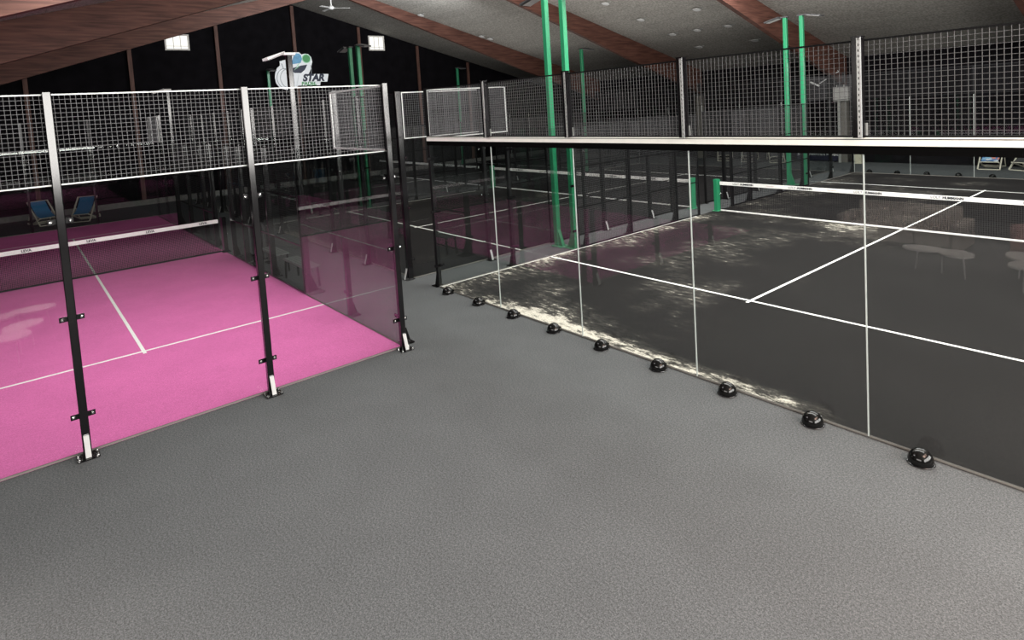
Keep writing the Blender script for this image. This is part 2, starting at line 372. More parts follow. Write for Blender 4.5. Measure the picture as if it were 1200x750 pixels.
MB().bar((.066, 5.0, 6.5), (.066, 5.08, 6.2), .03).build('racket_outline', M['sgn_grey'], t); MB().bar((.066, 5.2, 6.0), (.066, 5.5, 5.6), .03).build('racket_outline', M['sgn_grey'], t)
bp = MB().prism([(.092, a, b) for a, b in [(5.76, 5.53), (7.40, 5.50), (7.50, 5.92), (5.86, 5.94)]], (.02, 0, 0)); bp.build('name_board', M['sgn_white'], t)
MB().prism([(.092, a, b) for a, b in [(5.70, 5.32), (6.98, 5.31), (7.02, 5.499), (5.74, 5.529)]], (.016, 0, 0)).build('lower_board', M['sgn_white'], t)
text('star_lettering', 'STAR', .50, M['sgn_navy'], t, (.1135, 6.62, 5.715), (PI / 2, 0, PI / 2), bold=.03, shear=.25)
text('padel_lettering', 'PADEL', .28, M['sgn_green'], t, (.1095, 6.36, 5.415), (PI / 2, 0, PI / 2), shear=.1, bold=.012)

# ---- small pale fittings on the sloping ceiling
FIT = [(-16.7, 10.3), (-16.6, 14.0), (-16.5, 14.5), (-7.06, 13.4), (-7.0, 15.6), (-6.95, 17.8), (-4.15, 15.6), (-5.6, 17.75), (-4.1, 17.8), (-6.95, 19.9), (-4.1, 19.95)]
FN = ['small white ceiling fitting beside the gable-side beam, highest of three', 'small white ceiling fitting beside the gable-side beam, left of a close pair', 'small white ceiling fitting beside the gable-side beam, right of a close pair',
      'small white ceiling fitting right of the near green poles, highest of its slanting row', 'small white ceiling fitting right of the near green poles, second down its slanting row', 'small white ceiling fitting right of the near green poles, third down its slanting row',
      'small white ceiling fitting highest of the row nearer the far green poles', 'small white ceiling fitting midway between the two slanting rows on the ceiling', 'small white ceiling fitting second down the row nearer the far green poles',
      'small white ceiling fitting lowest of the slanting row right of the near green poles', 'small white ceiling fitting lowest of the row nearer the far green poles']
for (x, y), lab in zip(FIT, FN):
    t = thing('ceiling_fitting', lab, 'ceiling fitting', (x, y, roof_z(y)), 0, 'pale fittings on the ceiling'); t.rotation_euler = (-math.atan(SL), 0, 0)
    MB().lathe([(.06, -.001), (.06, -.03), (.15, -.045), (.17, -.06), (.15, -.075), (.05, -.08)][::-1], 16).build('disc', M['pale'], t)
    MB().box(-.28, .28, -.02, .02, -.028, -.002).build('mounting_strip', M['galv'], t)
t = thing('ceiling_fan', 'white ceiling fan hanging on a rod from the ridge near the gable wall', 'fan', (-17.3, Y0, 0))
MB().tube([(0, 0, 8.66), (0, 0, 9.28), (0, 0, ZR - .01)], .03, 10).build('rod', M['pale'], t)
MB().lathe([(.05, 8.56), (.13, 8.6), (.13, 8.68), (.05, 8.76)], 16).build('motor_housing', M['pale'], t)
for k in range(3):
    a = math.radians(63 + 120 * k); d = Vector((math.cos(a), math.sin(a), 0)); n = Vector((-d.y, d.x, 0))
    MB().prism([d * .12 - n * .05 + Vector((0, 0, 8.62)), d * .85 - n * .07 + Vector((0, 0, 8.6)), d * .85 + n * .07 + Vector((0, 0, 8.62)), d * .12 + n * .05 + Vector((0, 0, 8.64))], (0, 0, .012)).build('blade', M['pale'], t)

# ---------------------------------------------------------------- court building blocks (local: +x along the wall, -y outward, z up)
def pane_data(w, h, z0=.0115):
    return cached(('pane', w, h, z0), lambda: MB().box(-w / 2 + .006, w / 2 - .006, -.006, .006, z0, h).data('pane', M['glass']))
def glass_panel(loc, rz, label, group, w=2.0, h=2.985, seal=True):
    t = thing('glass_screen', label, 'glass screen', loc, rz, group)
    put('pane', pane_data(w, h), t)
    if seal:
        put('edge_seal', cached(('seal', w, h), lambda: MB().box(w / 2 - .0055, w / 2 + .0055, -.007, .007, .012, h).data('edge_seal', M['seal'])), t)
    put('bottom_channel', cached(('chan', w), lambda: MB().prism([(-w / 2 + .01, y, z) for y, z in ((-.011, .007), (.011, .007), (.011, .023), (.0068, .023), (.0068, .0105), (-.0068, .0105), (-.0068, .023), (-.011, .023))], (w - .02, 0, 0)).data('bottom_channel', M['column'])), t)
    return t
def clamp_data(): return cached('clamp', lambda: MB().box(-.115, .115, -.019, -.0075, -.028, .028).data('clamp', M['black']))
def bolt_data():
    def f():
        m = MB().lathe([(.017, 0), (.017, .008), (.008, .013)], 10)
        m.v = [(a, -.0195 - c, b) for a, b, c in m.v]
        return m.data('bolt', M['chrome'])
    return cached('bolt', f)
def add_clamp(t, z):
    c = put('clamp', clamp_data(), t, (0, 0, z))
    for x in (-.085, .085): put('bolt', bolt_data(), c, (x, 0, 0))
def upright_data(h, w, d, m): return cached(('up', h, w, d, m.name), lambda: MB().bbox(-w / 2, w / 2, -.02 - d, -.02, .012, h, .007).data('upright', m))
def fence_post(loc, rz, label, group, h=4.0, w=.08, d=.08, m='black', gusset='foot_lit', clamps=(.44, 1.54, 2.61), slim=False, name='fence_post', detail=False):
    t = thing(name, label, 'post', loc, rz, group)
    put('upright', upright_data(h, w, d, M[m]), t)
    if slim: 
        put('base_plate', cached('bps', lambda: MB().bbox(-.06, .06, -.11, -.0, .004, .012, .01).data('base_plate', M['black'])), t); return t
    put('base_plate', cached(('bp', m), lambda: MB().bbox(-.105, .105, -.215, -.012, .002, .013, .015).data('base_plate', M[m if m == 'green' else 'black'])), t)
    # triangular stiffener with a sloped face plate, its tone painting the light on it
    y0 = -.02 - d
    put('foot_stiffener', cached(('gus', d, m), lambda: MB().prism([(-.022, y0, .25), (-.022, y0 - .066, .013), (-.022, y0, .013)], (.044, 0, 0)).data('foot_stiffener', M[m])), t)
    def ff():
        a = Vector((0, y0 - .010, .24)); b = Vector((0, y0 - .075, .014)); n = Vector((0, -.008, 0))
        return MB().prism([a + Vector((-.026, 0, 0)), a + Vector((.026, 0, 0)), b + Vector((.026, 0, 0)), b + Vector((-.026, 0, 0))], (0, -.008, .004)).data('foot_face_plate', M[gusset])
    put('foot_face_plate', cached(('ff', d, gusset), ff), t)
    if detail:
        for x in (-.085, .085):
            for y in (-.06, -.185): put('anchor_bolt', cached('anch', lambda: MB().lathe([(.018, .0135), (.018, .026), (.009, .027), (.009, .042)], 8).data('anchor_bolt', M['chrome'])), t, (x, y, 0))
    for z in clamps: add_clamp(t, z)
    return t
def wires(w, h, m, pitch=.05, th=.0038):
    def f():
        q = MB(); n = round(w / pitch); k = round(h / pitch)
        for i in range(n + 1):
            x = -w / 2 + .012 + (w - .024) * i / n
            q.poly([(x - th / 2, -th, .01), (x + th / 2, -th, .01), (x + th / 2, 0, .01), (x - th / 2, 0, .01), (x - th / 2, -th, h - .01), (x + th / 2, -th, h - .01), (x + th / 2, 0, h - .01), (x - th / 2, 0, h - .01)], [(0, 1, 5, 4), (1, 2, 6, 5), (2, 3, 7, 6), (3, 0, 4, 7)])
        for i in range(k + 1):
            z = .012 + (h - .024) * i / k
            q.poly([(-w / 2 + .01, 0, z - th / 2), (-w / 2 + .01, th, z - th / 2), (-w / 2 + .01, th, z + th / 2), (-w / 2 + .01, 0, z + th / 2), (w / 2 - .01, 0, z - th / 2), (w / 2 - .01, th, z - th / 2), (w / 2 - .01, th, z + th / 2), (w / 2 - .01, 0, z + th / 2)], [(0, 4, 5, 1), (1, 5, 6, 2), (2, 6, 7, 3), (3, 7, 4, 0)])
        return q.data('wire_mesh', m)
    return cached(('wires', w, h, m.name, pitch, th), f)
def mesh_panel(loc, rz, label, group, w=2.0, h=1.0, rails=(), wm='wire', fm='black', fw=.025, pitch=.05, th=.0038):
    """welded wire panel; loc.z is its lower edge"""
    t = thing('mesh_screen', label, 'mesh screen', loc, rz, group)
    put('wire_mesh', wires(w, h, M[wm], pitch, th), t)
    def f():
        a = w / 2 - .004; g = fw / 2
        q = MB().box(-a, a, -g, g, 0, fw).box(-a, a, -g, g, h - fw, h).box(-a, -a + fw, -g, g, fw, h - fw).box(a - fw, a, -g, g, fw, h - fw)
        return q.data('frame', M[fm])
    put('frame', cached(('fr', w, h, fm, fw), f), t)
    for z in rails:
        put('cross_rail', cached(('cr', w, fm, fw), lambda: MB().box(-w / 2 + .03, w / 2 - .03, -.016, .016, -.014, .014).data('cross_rail', M[fm])), t, (0, 0, z))
    return t
def court_net(loc, rz, w, label, texts, hmid=.90, band='white', bottom='white', size=.11, tmat='ink', cell=.045, cord=.006):
    t = thing('court_net', label, 'net', loc, rz)
    def f():
        q = MB(); th = cord; n = int(w / cell); k = int(.80 / cell)
        for i in range(n + 1):
            x = -w / 2 + w * i / n; q.box(x - th / 2, x + th / 2, -.003, .003, .03, hmid - .06)
        for i in range(k + 1):
            z = .04 + (hmid - .11) * i / k; q.box(-w / 2, w / 2, -.0025, .0025, z - th / 2, z + th / 2)
        return q.data('net_cords', M['net'])
    put('net_cords', f(), t)
    b = MB().box(-w / 2, w / 2, -.012, .012, hmid - .10, hmid).build('top_band', M[band], t)
    MB().box(-w / 2, w / 2, -.010, .010, .012, .05).build('bottom_band', M[bottom], t)
    for s, x, sz, bold, mm in texts:
        text('lettering', s, sz, M[mm], b, (x, -.0135, hmid - .05), bold=bold, depth=.001)
    return t
def net_post(loc, rz, label, m, h=.97):
    t = thing('net_post', label, 'post', loc, rz)
    MB().prism([(-.05, -.10, .014), (.05, -.10, .014), (.05, .10, .014), (-.05, .10, .014)], (0, 0, h - .09)).build('upright', M[m], t)
    MB().prism([(-.055, -.105, h - .075), (-.055, .105, h - .075), (-.055, .105, h - .045), (-.055, .06, h), (-.055, -.105, h)], (.11, 0, 0)).build('cap', M[m], t)
    MB().bbox(-.11, .11, -.16, .16, .003, .014, .015).build('base_plate', M[m], t)
    MB().tube([(.0505, 0, .5), (.085, 0, .5), (.085, .06, .53)], .008, 8).build('crank', M['chrome'], t)
    return t
def light_pole(loc, rz, label, h=6.15, m='green', side=1, w=.13, wd=.13, head=True, clamps=(.44, 1.54), hl=.62):
    """lamp mast; the head reaches toward local +y (over the court)"""
    t = thing('light_pole', label, 'light pole', loc, rz)
    MB().bbox(-w / 2, w / 2, -.02 - wd, -.02, .014, h, .01).build('mast', M[m], t)
    MB().bbox(-.16, .16, -.36, -.0, .003, .014, .02).build('base_plate', M[m], t)
    y0 = -.02 - wd
    MB().prism([(-w / 2 + .02, y0, .42), (-w / 2 + .02, y0 - .15, .015), (-w / 2 + .02, y0, .015)], (w - .04, 0, 0)).build('foot_stiffener', M[m], t)
    for z in clamps: add_clamp(t, z)
    if head:
        hm = 'dkgrey' if m == 'green' else 'pale'
        MB().box(-.075, .075, y0 - .06, .06, h + .002, h + .05).build('head_bracket', M[hm], t)
        l = MB().prism([(-.15, .065, h + .01), (-.20, hl, h - .11), (-.20, hl + .01, h - .06), (-.20, .065, h + .06)], (.30, 0, 0)).build('lamp_head', M['dkgrey' if m == 'green' else 'pale'], t)
        MB().prism([(-.13, .11, h - .010), (-.13, hl - .04, h - .112), (-.13, hl - .04, h - .107), (-.13, .11, h - .004)], (.26, 0, 0)).build('lens', M['pale'], l)
    return t
def turf(name, loc, x0, x1, y0, y1, m, label, lines):
    t = thing(name, label, 'court carpet', loc)
    MB().box(x0, x1, y0, y1, .0005, .006).build('turf', m, t)
    for nm, a, b, c, d in lines: MB().box(a, b, c, d, .0062, .0085).build(nm, M['line'], t)
    return t

# ---------------------------------------------------------------- right-hand dark court  (x 0..10, y 0..20)
LW = .05
def double_court(ox, label, m):
    L = [('service_line', 0, 10, 3.05 - LW / 2, 3.05 + LW / 2), ('service_line', 0, 10, 16.95 - LW / 2, 16.95 + LW / 2),
         ('centre_line', 5 - LW / 2, 5 + LW / 2, 2.93, 3.05 - LW / 2), ('centre_line', 5 - LW / 2, 5 + LW / 2, 3.05 + LW / 2, 16.95 - LW / 2), ('centre_line', 5 - LW / 2, 5 + LW / 2, 16.95 + LW / 2, 17.1)]
    L.append(('edge_line', -.02, .03, .0, 8.9))
    return turf('court_turf', (ox, 0, 0), -.02, 10, 0, 20, m, label, L)
double_court(0, 'dark grey court carpet with white lines and streaks of pale sand, right-hand court', M['turf'])
double_court(-11, 'dark court carpet of the middle court, seen between the pink and the right-hand court', M['turf_far'])
double_court(-22, 'dark court carpet of the farthest court, below the black gable wall', M['turf_far'])

# front glass wall, no posts below the rail
for i in range(5):
    glass_panel((1 + 2 * i, 0, 0), 0, 'tall clear pane in front of the right-hand court, %s from its left corner' % ORD[i], 'front panes of the right-hand court', h=2.878)
    mesh_panel((1 + 2 * i, 0, 3.045), 0, 'wire mesh panel above the front glass of the right-hand court, %s from its left corner' % ORD[i], 'front mesh of the right-hand court', h=.945, wm='wire_front', fm='wire_dark', fw=.018)
def dome(x, y, rz, label, group):
    t = thing('dome_support', label, 'dome support', (x, y, 0), rz, group)
    def f(): return MB().lathe([(.098, .001), (.108, .018), (.106, .045), (.094, .08), (.074, .108), (.046, .128), (.018, .136)], 28).data('dome', M['rubber'], True)
    put('dome', cached('dome', f), t, (0, -.132, 0))
    put('rim', cached('rim', lambda: MB().lathe([(.112, .001), (.117, .005), (.113, .010), (.1085, .012)], 28).data('rim', M['black'], True)), t, (0, -.132, 0))
    put('retaining_tab', cached('tab', lambda: MB().box(-.045, .045, -.024, -.014, .026, .06).data('retaining_tab', M['black'])), t)
for i in range(9):
    dome(.5 + i, 0, 0, 'glossy black dome foot along the front glass, %s from the left corner post' % ORD[i], 'dome feet along the front glass')
t = thing('top_rail', 'long cream and black rail along the top of the front glass of the right-hand court', 'rail', (0, 0, 0))
MB().box(-.03, 10, -.045, .045, 2.965, 3.022).build('cream_cover_strip', M['cream'], t)
MB().box(-.03, 10, -.040, .040, 2.880, 2.964).build('black_channel', M['rail_black'], t)
MB().box(-.03, 10, -.030, .030, 3.023, 3.031).build('groove', M['dkgrey'], t)
MB().box(-.03, 10, -.036, .036, 3.032, 3.044).build('cream_lip', M['cream'], t)
def slotted_strip(h):
    def f():
        q = MB(); n = int(h / .05)
        for k in range(n):
            z = k * h / n; q.box(-.016, -.005, -.003, 0, z, z + h / n).box(.005, .016, -.003, 0, z, z + h / n).box(-.005, .005, -.003, 0, z, z + h / n * .55)
        return q.data('slotted_strip', M['galv'])
    return cached(('slot', h), f)
for i, x in enumerate((2, 4, 6, 8)):
    t = thing('mesh_post', 'black slotted post carrying the front mesh of the right-hand court, %s from its left corner' % ORD[i], 'post', (x, 0, 3.046), 0, 'mesh posts above the front glass')
    MB().bbox(-.055, .035, -.11, -.02, 0, .965, .006).build('upright', M['black'], t)
    put('slotted_strip', slotted_strip(.95), t, (.012, -.1101, .005))
    MB().box(-.06, .04, -.112, -.016, .966, .974).build('cap', M['black'], t)
    MB().box(-.05, .05, -.018, -.0135, .02, .14).build('fixing_plate', M['galv'], t)

# side fences ------------------------------------------------------
def side_fence(X, rz, sgn, where, flip, posts4=(0, 2, 18, 20), wm='wire_side', fm='wire_dark', pole_y=(4, 16)):
    """fence along y at x=X; rz turns local +x onto the fence; where = words naming it"""
    gp = 'glass panes of ' + where; gm = 'mesh panels of ' + where; gg = 'posts of ' + where
    k = 0
    for y in (0, 2, 4, 6, 8, 9.1, 10.9, 12, 14, 16, 18, 20):
        slim = y in (9.1, 10.9)
        h = 4.0 if y in posts4 else 3.0
        yy = y + (.04 if y == 0 else -.04 if y == 20 else 0)
        if y in pole_y:
            if X != 0: continue
            yy = y + (.36 if y < 10 else -.36)
        if y == 0 and X != 0: continue
        fence_post((X, yy, 0), rz, 'black post of %s, %s from its near end' % (where, ORD[k]), gg, h=h, slim=slim, w=.05 if slim else .08, d=.05 if slim else .08,
                   m='blackm', gusset='foot_lit' if sgn > 0 else 'blackm', clamps=(.44, 1.54, 2.61) if y in (0, 2, 18, 20) else ())  # feet turned to the light get the lit tone, the others a dark one
        k += 1
    for n, y in enumerate((1, 3, 17, 19)):
        glass_panel((X, y, 0), rz, 'glass pane in %s, %s from its near end' % (where, ORD[n]), gp, seal=False)
    n = 0
    for y, w, h, z in ((1, 2, .985, 3.0), (5, 2, 2.98, .015), (7, 2, 2.98, .015), (8.55, 1.1, 2.98, .015), (11.45, 1.1, 2.98, .015), (13, 2, 2.98, .015), (15, 2, 2.98, .015), (19, 2, .985, 3.0)):
        mesh_panel((X, y, z), rz, 'wire mesh panel in %s, %s from its near end' % (where, ORD[n]), gm, w=w, h=h, rails=(.985, 1.985) if h > 2 else (), wm='wire' if h < 2 and X > -2 and y < 5 else wm, fm='galv' if h < 2 and X > -2 and y < 5 else fm, fw=.02 if h < 2 else .03)
        n += 1
side_fence(0, -PI / 2, -1, 'the left fence of the right-hand court', 1)
side_fence(-1, PI / 2, 1, 'the right fence of the middle court', 1)
side_fence(-11, -PI / 2, -1, 'the left fence of the middle court', 1)
side_fence(-12, PI / 2, 1, 'the right fence of the farthest court', 1)
light_pole((-.035, 4, 0), -PI / 2, 'tall green light pole on the right-hand court fence, right one of the near pair')
light_pole((-.98 + .22, 3.95, 0), PI / 2, 'tall green light pole in the walkway, left one of the near pair', clamps=())
light_pole((-.035, 16, 0), -PI / 2, 'far green light pole with dark lamp head facing right, right of the far pair')
light_pole((-.98 + .22, 15.9, 0), PI / 2, 'far green light pole with lamp head facing left, left of the far pair', clamps=())
light_pole((-11.035, 4, 0), -PI / 2, 'thin distant green light pole overlapping the second gable window')
light_pole((-11.9, 4, 0), PI / 2, 'thin distant green light pole just left of the second gable window')
light_pole((-11.035, 16, 0), -PI / 2, 'distant green light pole behind the far end of the middle court')
light_pole((-22, 4.2, 0), -PI / 2, 'distant green light pole at the left edge of the wall sign')
light_pole((-22, 16, 0), -PI / 2, 'farthest green light pole by the right end of the gable wall')

# end walls of the dark courts -------------------------------------
for ox, who in ((0, 'right-hand'), (-11, 'middle'), (-22, 'farthest')):
    for i in range(5):
        x = ox + 1 + 2 * i
        glass_panel((x, 20, 0), PI, 'far end glass pane of the %s court, %s from the left' % (who, ORD[i]), 'far panes of the %s court' % who)
        mesh_panel((x, 20, 3.0), PI, 'mesh panel above the far glass of the %s court, %s from the left' % (who, ORD[i]), 'far mesh of the %s court' % who, h=.985, wm='wire_dark', fm='wire_dark')
        if ox < 0:
            glass_panel((x, 0, 0), 0, 'near end glass pane of the %s court, %s from the left' % (who, ORD[i]), 'near panes of the %s court' % who, seal=False)
            mesh_panel((x, 0, 3.0), 0, 'mesh panel above the near glass of the %s court, %s from the left' % (who, ORD[i]), 'near mesh of the %s court' % who, h=.985, wm='wire_dark', fm='wire_dark')
        if i:
            if ox < 0:
                fence_post((ox + 2 * i, 0, 0), 0, 'black post in the near glass of the %s court, %s from the left' % (who, ORD[i - 1]), 'near wall posts of the %s court' % who)
for i, x in enumerate((.5, 1.5, 2.5, 3.5, 4.5, 5.5, 6.5)):
    dome(x, 20, PI, 'small dark dome foot behind the far glass of the right-hand court, %s from the left' % ORD[i], 'dome feet along the far glass')
fence_post((-1.03, 0, 0), 0, 'broad black corner post of the middle court with foot plate toned as lit, beside the right-hand court', None, w=.10, d=.12)
fence_post((-10.97, 0, 0), 0, 'black near left corner post of the middle court', None, w=.10, d=.12)
fence_post((-12.03, 0, 0), 0, 'black near right corner post of the farthest court', None, w=.10, d=.12)

# nets -------------------------------------------------------------
TX = []
for c in (.82, 2.50, 4.19, 5.87, 7.56, 9.2):
    TX += [('LOLY', c - 5.02 - .20, .085, .0, 'ink'), ('HUMMANN', c - 5.02 + .14, .078, .004, 'ink')]
    TX += [('BALANCE', c - 5.02 + .85, .05, .0, 'ink_red')]
court_net((5.06, 10, 0), 0, 9.86, 'black net with white printed top band across the right-hand court', TX, hmid=.90)
court_net((-5.98, 10, 0), 0, 10.04, 'net with white top band across the middle court, behind its right fence', [('LOLY HUMMANN', x, .085, .002, 'ink') for x in (-3.4, -1.7, 0, 1.7, 3.4)], hmid=.90)
court_net((-17, 10, 0), 0, 9.7, 'faint net with white top band across the farthest court', [], hmid=.90)
net_post((.02, 10, 0), 0, 'green net post at the left end of the right-hand court net', 'green')
net_post((-.82, 9.95, 0), PI, 'green net post at the right end of the middle court net', 'green')
net_post((-11.16, 10, 0), 0, 'green net post at the left end of the middle court net', 'green')

# ---------------------------------------------------------------- pink single court  (x -17.765..2.235, y -8.08..-2.08)
PX, PY = 2.235, -2.08
PL = [('service_line', -3.05 - LW / 2, -3.05 + LW / 2, -6, 0), ('service_line', -16.95 - LW / 2, -16.95 + LW / 2, -6, 0),
      ('centre_line', -3.05 + LW / 2, -2.93, -3 - LW / 2, -3 + LW / 2), ('centre_line', -16.95 + LW / 2, -3.05 - LW / 2, -3 - LW / 2, -3 + LW / 2)]
turf('court_turf', (PX, PY, 0), -20, 0, -6, 0, M['pink'], 'bright pink court carpet with thin white lines, left court', PL)
gpp = 'posts of the pink court front wall'
for i, y in enumerate((-.04, -2, -4, -6)):
    nm = ('black corner post of the pink court beside the grey walkway', 'black post in the pink court front glass, second from the walkway corner', 'black post in the pink court front glass, farthest left in view', 'black post at the outer corner of the pink court')[i]
    if i < 3: fence_post((PX, PY + y, 0), PI / 2, nm, gpp, detail=True)
for i in range(3):
    glass_panel((PX, PY - 1 - 2 * i, 0), PI / 2, 'tall pane in the front glass of the pink court, %s from the walkway corner' % ORD[i], 'front panes of the pink court', seal=False)
    mesh_panel((PX, PY - 1 - 2 * i, 3.0), PI / 2, 'wire mesh panel above the pink court front glass, %s from the walkway corner' % ORD[i], 'front mesh of the pink court', h=.985, fm='galv', fw=.014)
# side fence toward the walkway
for i, x in enumerate((-.13, -2, -4, -6, -8, -9.1, -10.9, -12, -14, -16, -18, -19.9)):
    if i == 1: pass
    h = 4.0 if x > -3 or x < -17 else 3.0
    if x in (-4, -16): continue
    xx = x
    fence_post((PX + xx, PY, 0), PI, 'black post in the walkway side of the pink court, %s from the near corner' % ORD[i], 'walkway side posts of the pink court', h=h, m='black', gusset='blackm', clamps=(.44, 1.54, 2.61) if x > -5 or x < -15 else (), w=.08)
for i, x in enumerate((-1, -3, -17, -19)):
    glass_panel((PX + x, PY, 0), PI, 'glass pane in the walkway side of the pink court, %s from the near corner' % ORD[i], 'walkway side panes of the pink court', seal=False)
for i, (x, w, h, z) in enumerate(((-1, 2, .985, 3.0), (-5, 2, 2.98, .015), (-7, 2, 2.98, .015), (-8.55, 1.1, 2.98, .015), (-11.45, 1.1, 2.98, .015), (-13, 2, 2.98, .015), (-15, 2, 2.98, .015), (-19, 2, .985, 3.0))):
    mesh_panel((PX + x, PY, z), PI, 'mesh panel in the walkway side of the pink court, %s from the near corner' % ORD[i], 'walkway side mesh of the pink court', w=w, h=h, rails=(.985, 1.985) if h > 2 else (), wm='wire' if h < 2 else 'wire_dark', fm='galv' if h < 2 else 'black', fw=.03)
for i in range(3):
    glass_panel((PX - 20, PY - 1 - 2 * i, 0), -PI / 2, 'pane in the far end glass of the pink court, %s from the walkway side' % ORD[i], 'far panes of the pink court', seal=False)
    mesh_panel((PX - 20, PY - 1 - 2 * i, 3.0), -PI / 2, 'mesh panel above the far glass of the pink court, %s from the walkway side' % ORD[i], 'far mesh of the pink court', h=.985, wm='wire_dark', fm='dkgrey')
    fence_post((PX - 20, PY - 2 - 2 * i + (.04 if i == 2 else 0), 0), -PI / 2, 'thin far post behind the pink court, %s from the walkway side' % ORD[i], 'far wall posts of the pink court', gusset='black')
def pink_pole(x, label):
    light_pole((PX + x, PY, 0), PI, label, h=4.82, m='black', w=.12, wd=.10, hl=.40)
pink_pole(-4, 'pale grey light pole with tilted lamp head in front of the wall sign')
pink_pole(-16, 'pale grey light pole with lamp head farther down the pink court')
LV = [('LEVA', y + 3.0 - (.0), .085, .003, 'ink') for y in (-6.36 - PY, -5.10 - PY, -3.83 - PY, -2.57 - PY)]
court_net((PX - 10, PY - 3.0, 0), PI / 2, 5.78, 'black net with white top band across the pink court', LV, hmid=.93, bottom='net', cell=.033, cord=.0075)
net_post((PX - 10, PY + .02, 0), PI / 2, 'black net post at the walkway end of the pink court net', 'black')

# walkway benches beside the pink court
for i, (xa, xb) in enumerate(((-5.10, -3.96), (-3.46, -2.12))):
    t = thing('bench', 'grey-topped bench in the walkway beside the pink court, ' + ('farther of the two', 'nearer of the two')[i], 'bench', ((xa + xb) / 2, -1.76, 0), 0, 'benches in the walkway')
    w = (xb - xa) / 2
    MB().bbox(-w, w, -.17, .17, .42, .45, .02).build('seat', M['bench'], t)
    for sx in (-1, 1):
        for sy in (-1, 1): MB().bar((sx * (w - .08), sy * .13, .419), (sx * (w - .05), sy * .14, 0.001), .035).build('leg', M['black'], t)
    MB().box(-w + .1, w - .1, -.012, .012, .385, .419).build('stretcher', M['black'], t)
for i, x in enumerate((-6.15, -4.95 - .35)):
    t = thing('barrier_board', 'dark grey board standing behind the pink court side mesh, ' + ('farther one', 'nearer narrow one by the bench')[i], 'board', (x, -1.62, 0), 0, 'boards behind the pink court mesh')
    w = .42 if i == 0 else .16
    MB().box(-w, w, -.02, .02, .03, .93).build('panel', M['dkgrey'], t)
    for sx in (-1, 1): MB().box(sx * (w - .07) - .03, sx * (w - .07) + .03, -.12, .12, .001, .03).build('foot', M['black'], t)

# ---------------------------------------------------------------- deck chairs
def deck_chair(loc, rz, label, fabric, group):
    t = thing('deck_chair', label, 'deck chair', loc, rz, group)
    W = .34
    rails = MB()
    a = MB()
    for s in (-1, 1): a.bar((s * W, -.48, .02), (s * W, .42, .92), .035, .05)
    a.bar((-W + .018, -.48, .02), (W - .018, -.48, .02), .03).bar((-W + .018, .42, .92), (W - .018, .42, .92), .03)
    a.build('back_frame', M['beech'], t)
    b = MB()
    for s in (-1, 1): b.bar((s * (W - .05), .40, .02), (s * (W - .05), -.42, .30), .03, .045)
    b.bar((-W + .05, .40, .02), (W - .05, .40, .02), .03).bar((-W + .05, -.42, .30), (W - .05, -.42, .30), .03).bar((-W + .05, .1, .122), (W - .05, .1, .122), .025)
    b.build('seat_frame', M['beech'], t)
    c = MB()
    for s in (-1, 1): c.bar((s * (W + .035), .12, .62), (s * (W + .035), .46, .06), .025, .04)
    c.bar((-W - .035, .46, .06), (W + .035, .46, .06), .025)
    c.build('prop_frame', M['beech'], t)
    n = 14; top = []; 
    for i in range(n + 1):
        f = i / n; y = .42 - .84 * f; z = .93 - .61 * f - .15 * math.sin(PI * f) ** .9 * (1 if f < 1 else 0); top.append((y, z))
    q = MB(); hw = W - .075
    pts = [(sx * hw, y, z + dz) for dz in (.004, -.004) for y, z in top for sx in (-1, 1)]
    fc = []; N = 2 * (n + 1)
    for i in range(n):
        fc.append((2 * i, 2 * i + 1, 2 * i + 3, 2 * i + 2)); fc.append((N + 2 * i, N + 2 * i + 2, N + 2 * i + 3, N + 2 * i + 1))
        fc.append((2 * i, 2 * i + 2, N + 2 * i + 2, N + 2 * i)); fc.append((2 * i + 1, N + 2 * i + 1, N + 2 * i + 3, 2 * i + 3))
    q.poly(pts, fc).build('sling', fabric, t, smooth=False)
    return t
deck_chair((-20.0, -5.65, 0), PI / 2 + .35, 'blue deck chair beyond the pink court, left of the two', M['blue'], 'deck chairs behind the pink court')
deck_chair((-19.6, -4.35, 0), PI / 2 - .45, 'blue deck chair beyond the pink court, right of the two', M['blue'], 'deck chairs behind the pink court')
deck_chair((3.85, 22.85, 0), .06, 'deck chair with printed blue and white sling behind the far glass of the right-hand court', M['printed'], 'deck chairs by the long wall')
deck_chair((4.95, 22.85, 0), -.35, 'pale wooden deck chair cut off by the right edge of the picture', M['dkgrey'], 'deck chairs by the long wall')
for i, x in enumerate((-7.5, -6.1, -4.7)):
    deck_chair((x, 22.7, 0), (.5, .4, .6)[i], 'distant dark deck chair left of the navy advertising board, %s of three' % ('leftmost', 'middle one', 'rightmost')[i], M['dkgrey'], 'deck chairs by the long wall')

# ---------------------------------------------------------------- far wall clutter
t = thing('advertising_board', 'low navy advertising board with white lettering at the long black wall', 'board', (-3.0, YE - .25, 0))
MB().box(-1.02, 1.02, -.03, .03, .05, .75).build('panel', M['board'], t)
text('lettering', 'BE HUMMANN MOBIL', .2, M['white'], t, (0, -.032, .36), bold=.003, depth=.001)
for s in (-1, 1): MB().box(s * .8 - .03, s * .8 + .03, -.12, .12, .001, .05).build('foot', M['black'], t)
t = thing('storage_box', 'small beige box on the floor beside the grey column', 'box', (-1.12, YE - .55, 0))
MB().bbox(-.22, .22, -.16, .16, .002, .44, .012).build('body', M['beige'], t); MB().bbox(-.23, .23, -.17, .17, .441, .49, .012).build('lid', M['beige'], t)
t = thing('electrical_cabinet', 'grey electrical cabinet mounted on the column behind the right-hand court', 'cabinet', (-1.8, YE - .345, 0))
MB().bbox(-.33, .33, -.20, -.003, 2.86, 3.50, .01).build('housing', M['box'], t)
MB().box(-.30, .30, -.214, -.201, 2.89, 3.47).build('door', M['box'], t)
MB().box(.22, .25, -.225, -.215, 3.1, 3.25).build('handle', M['galv'], t)
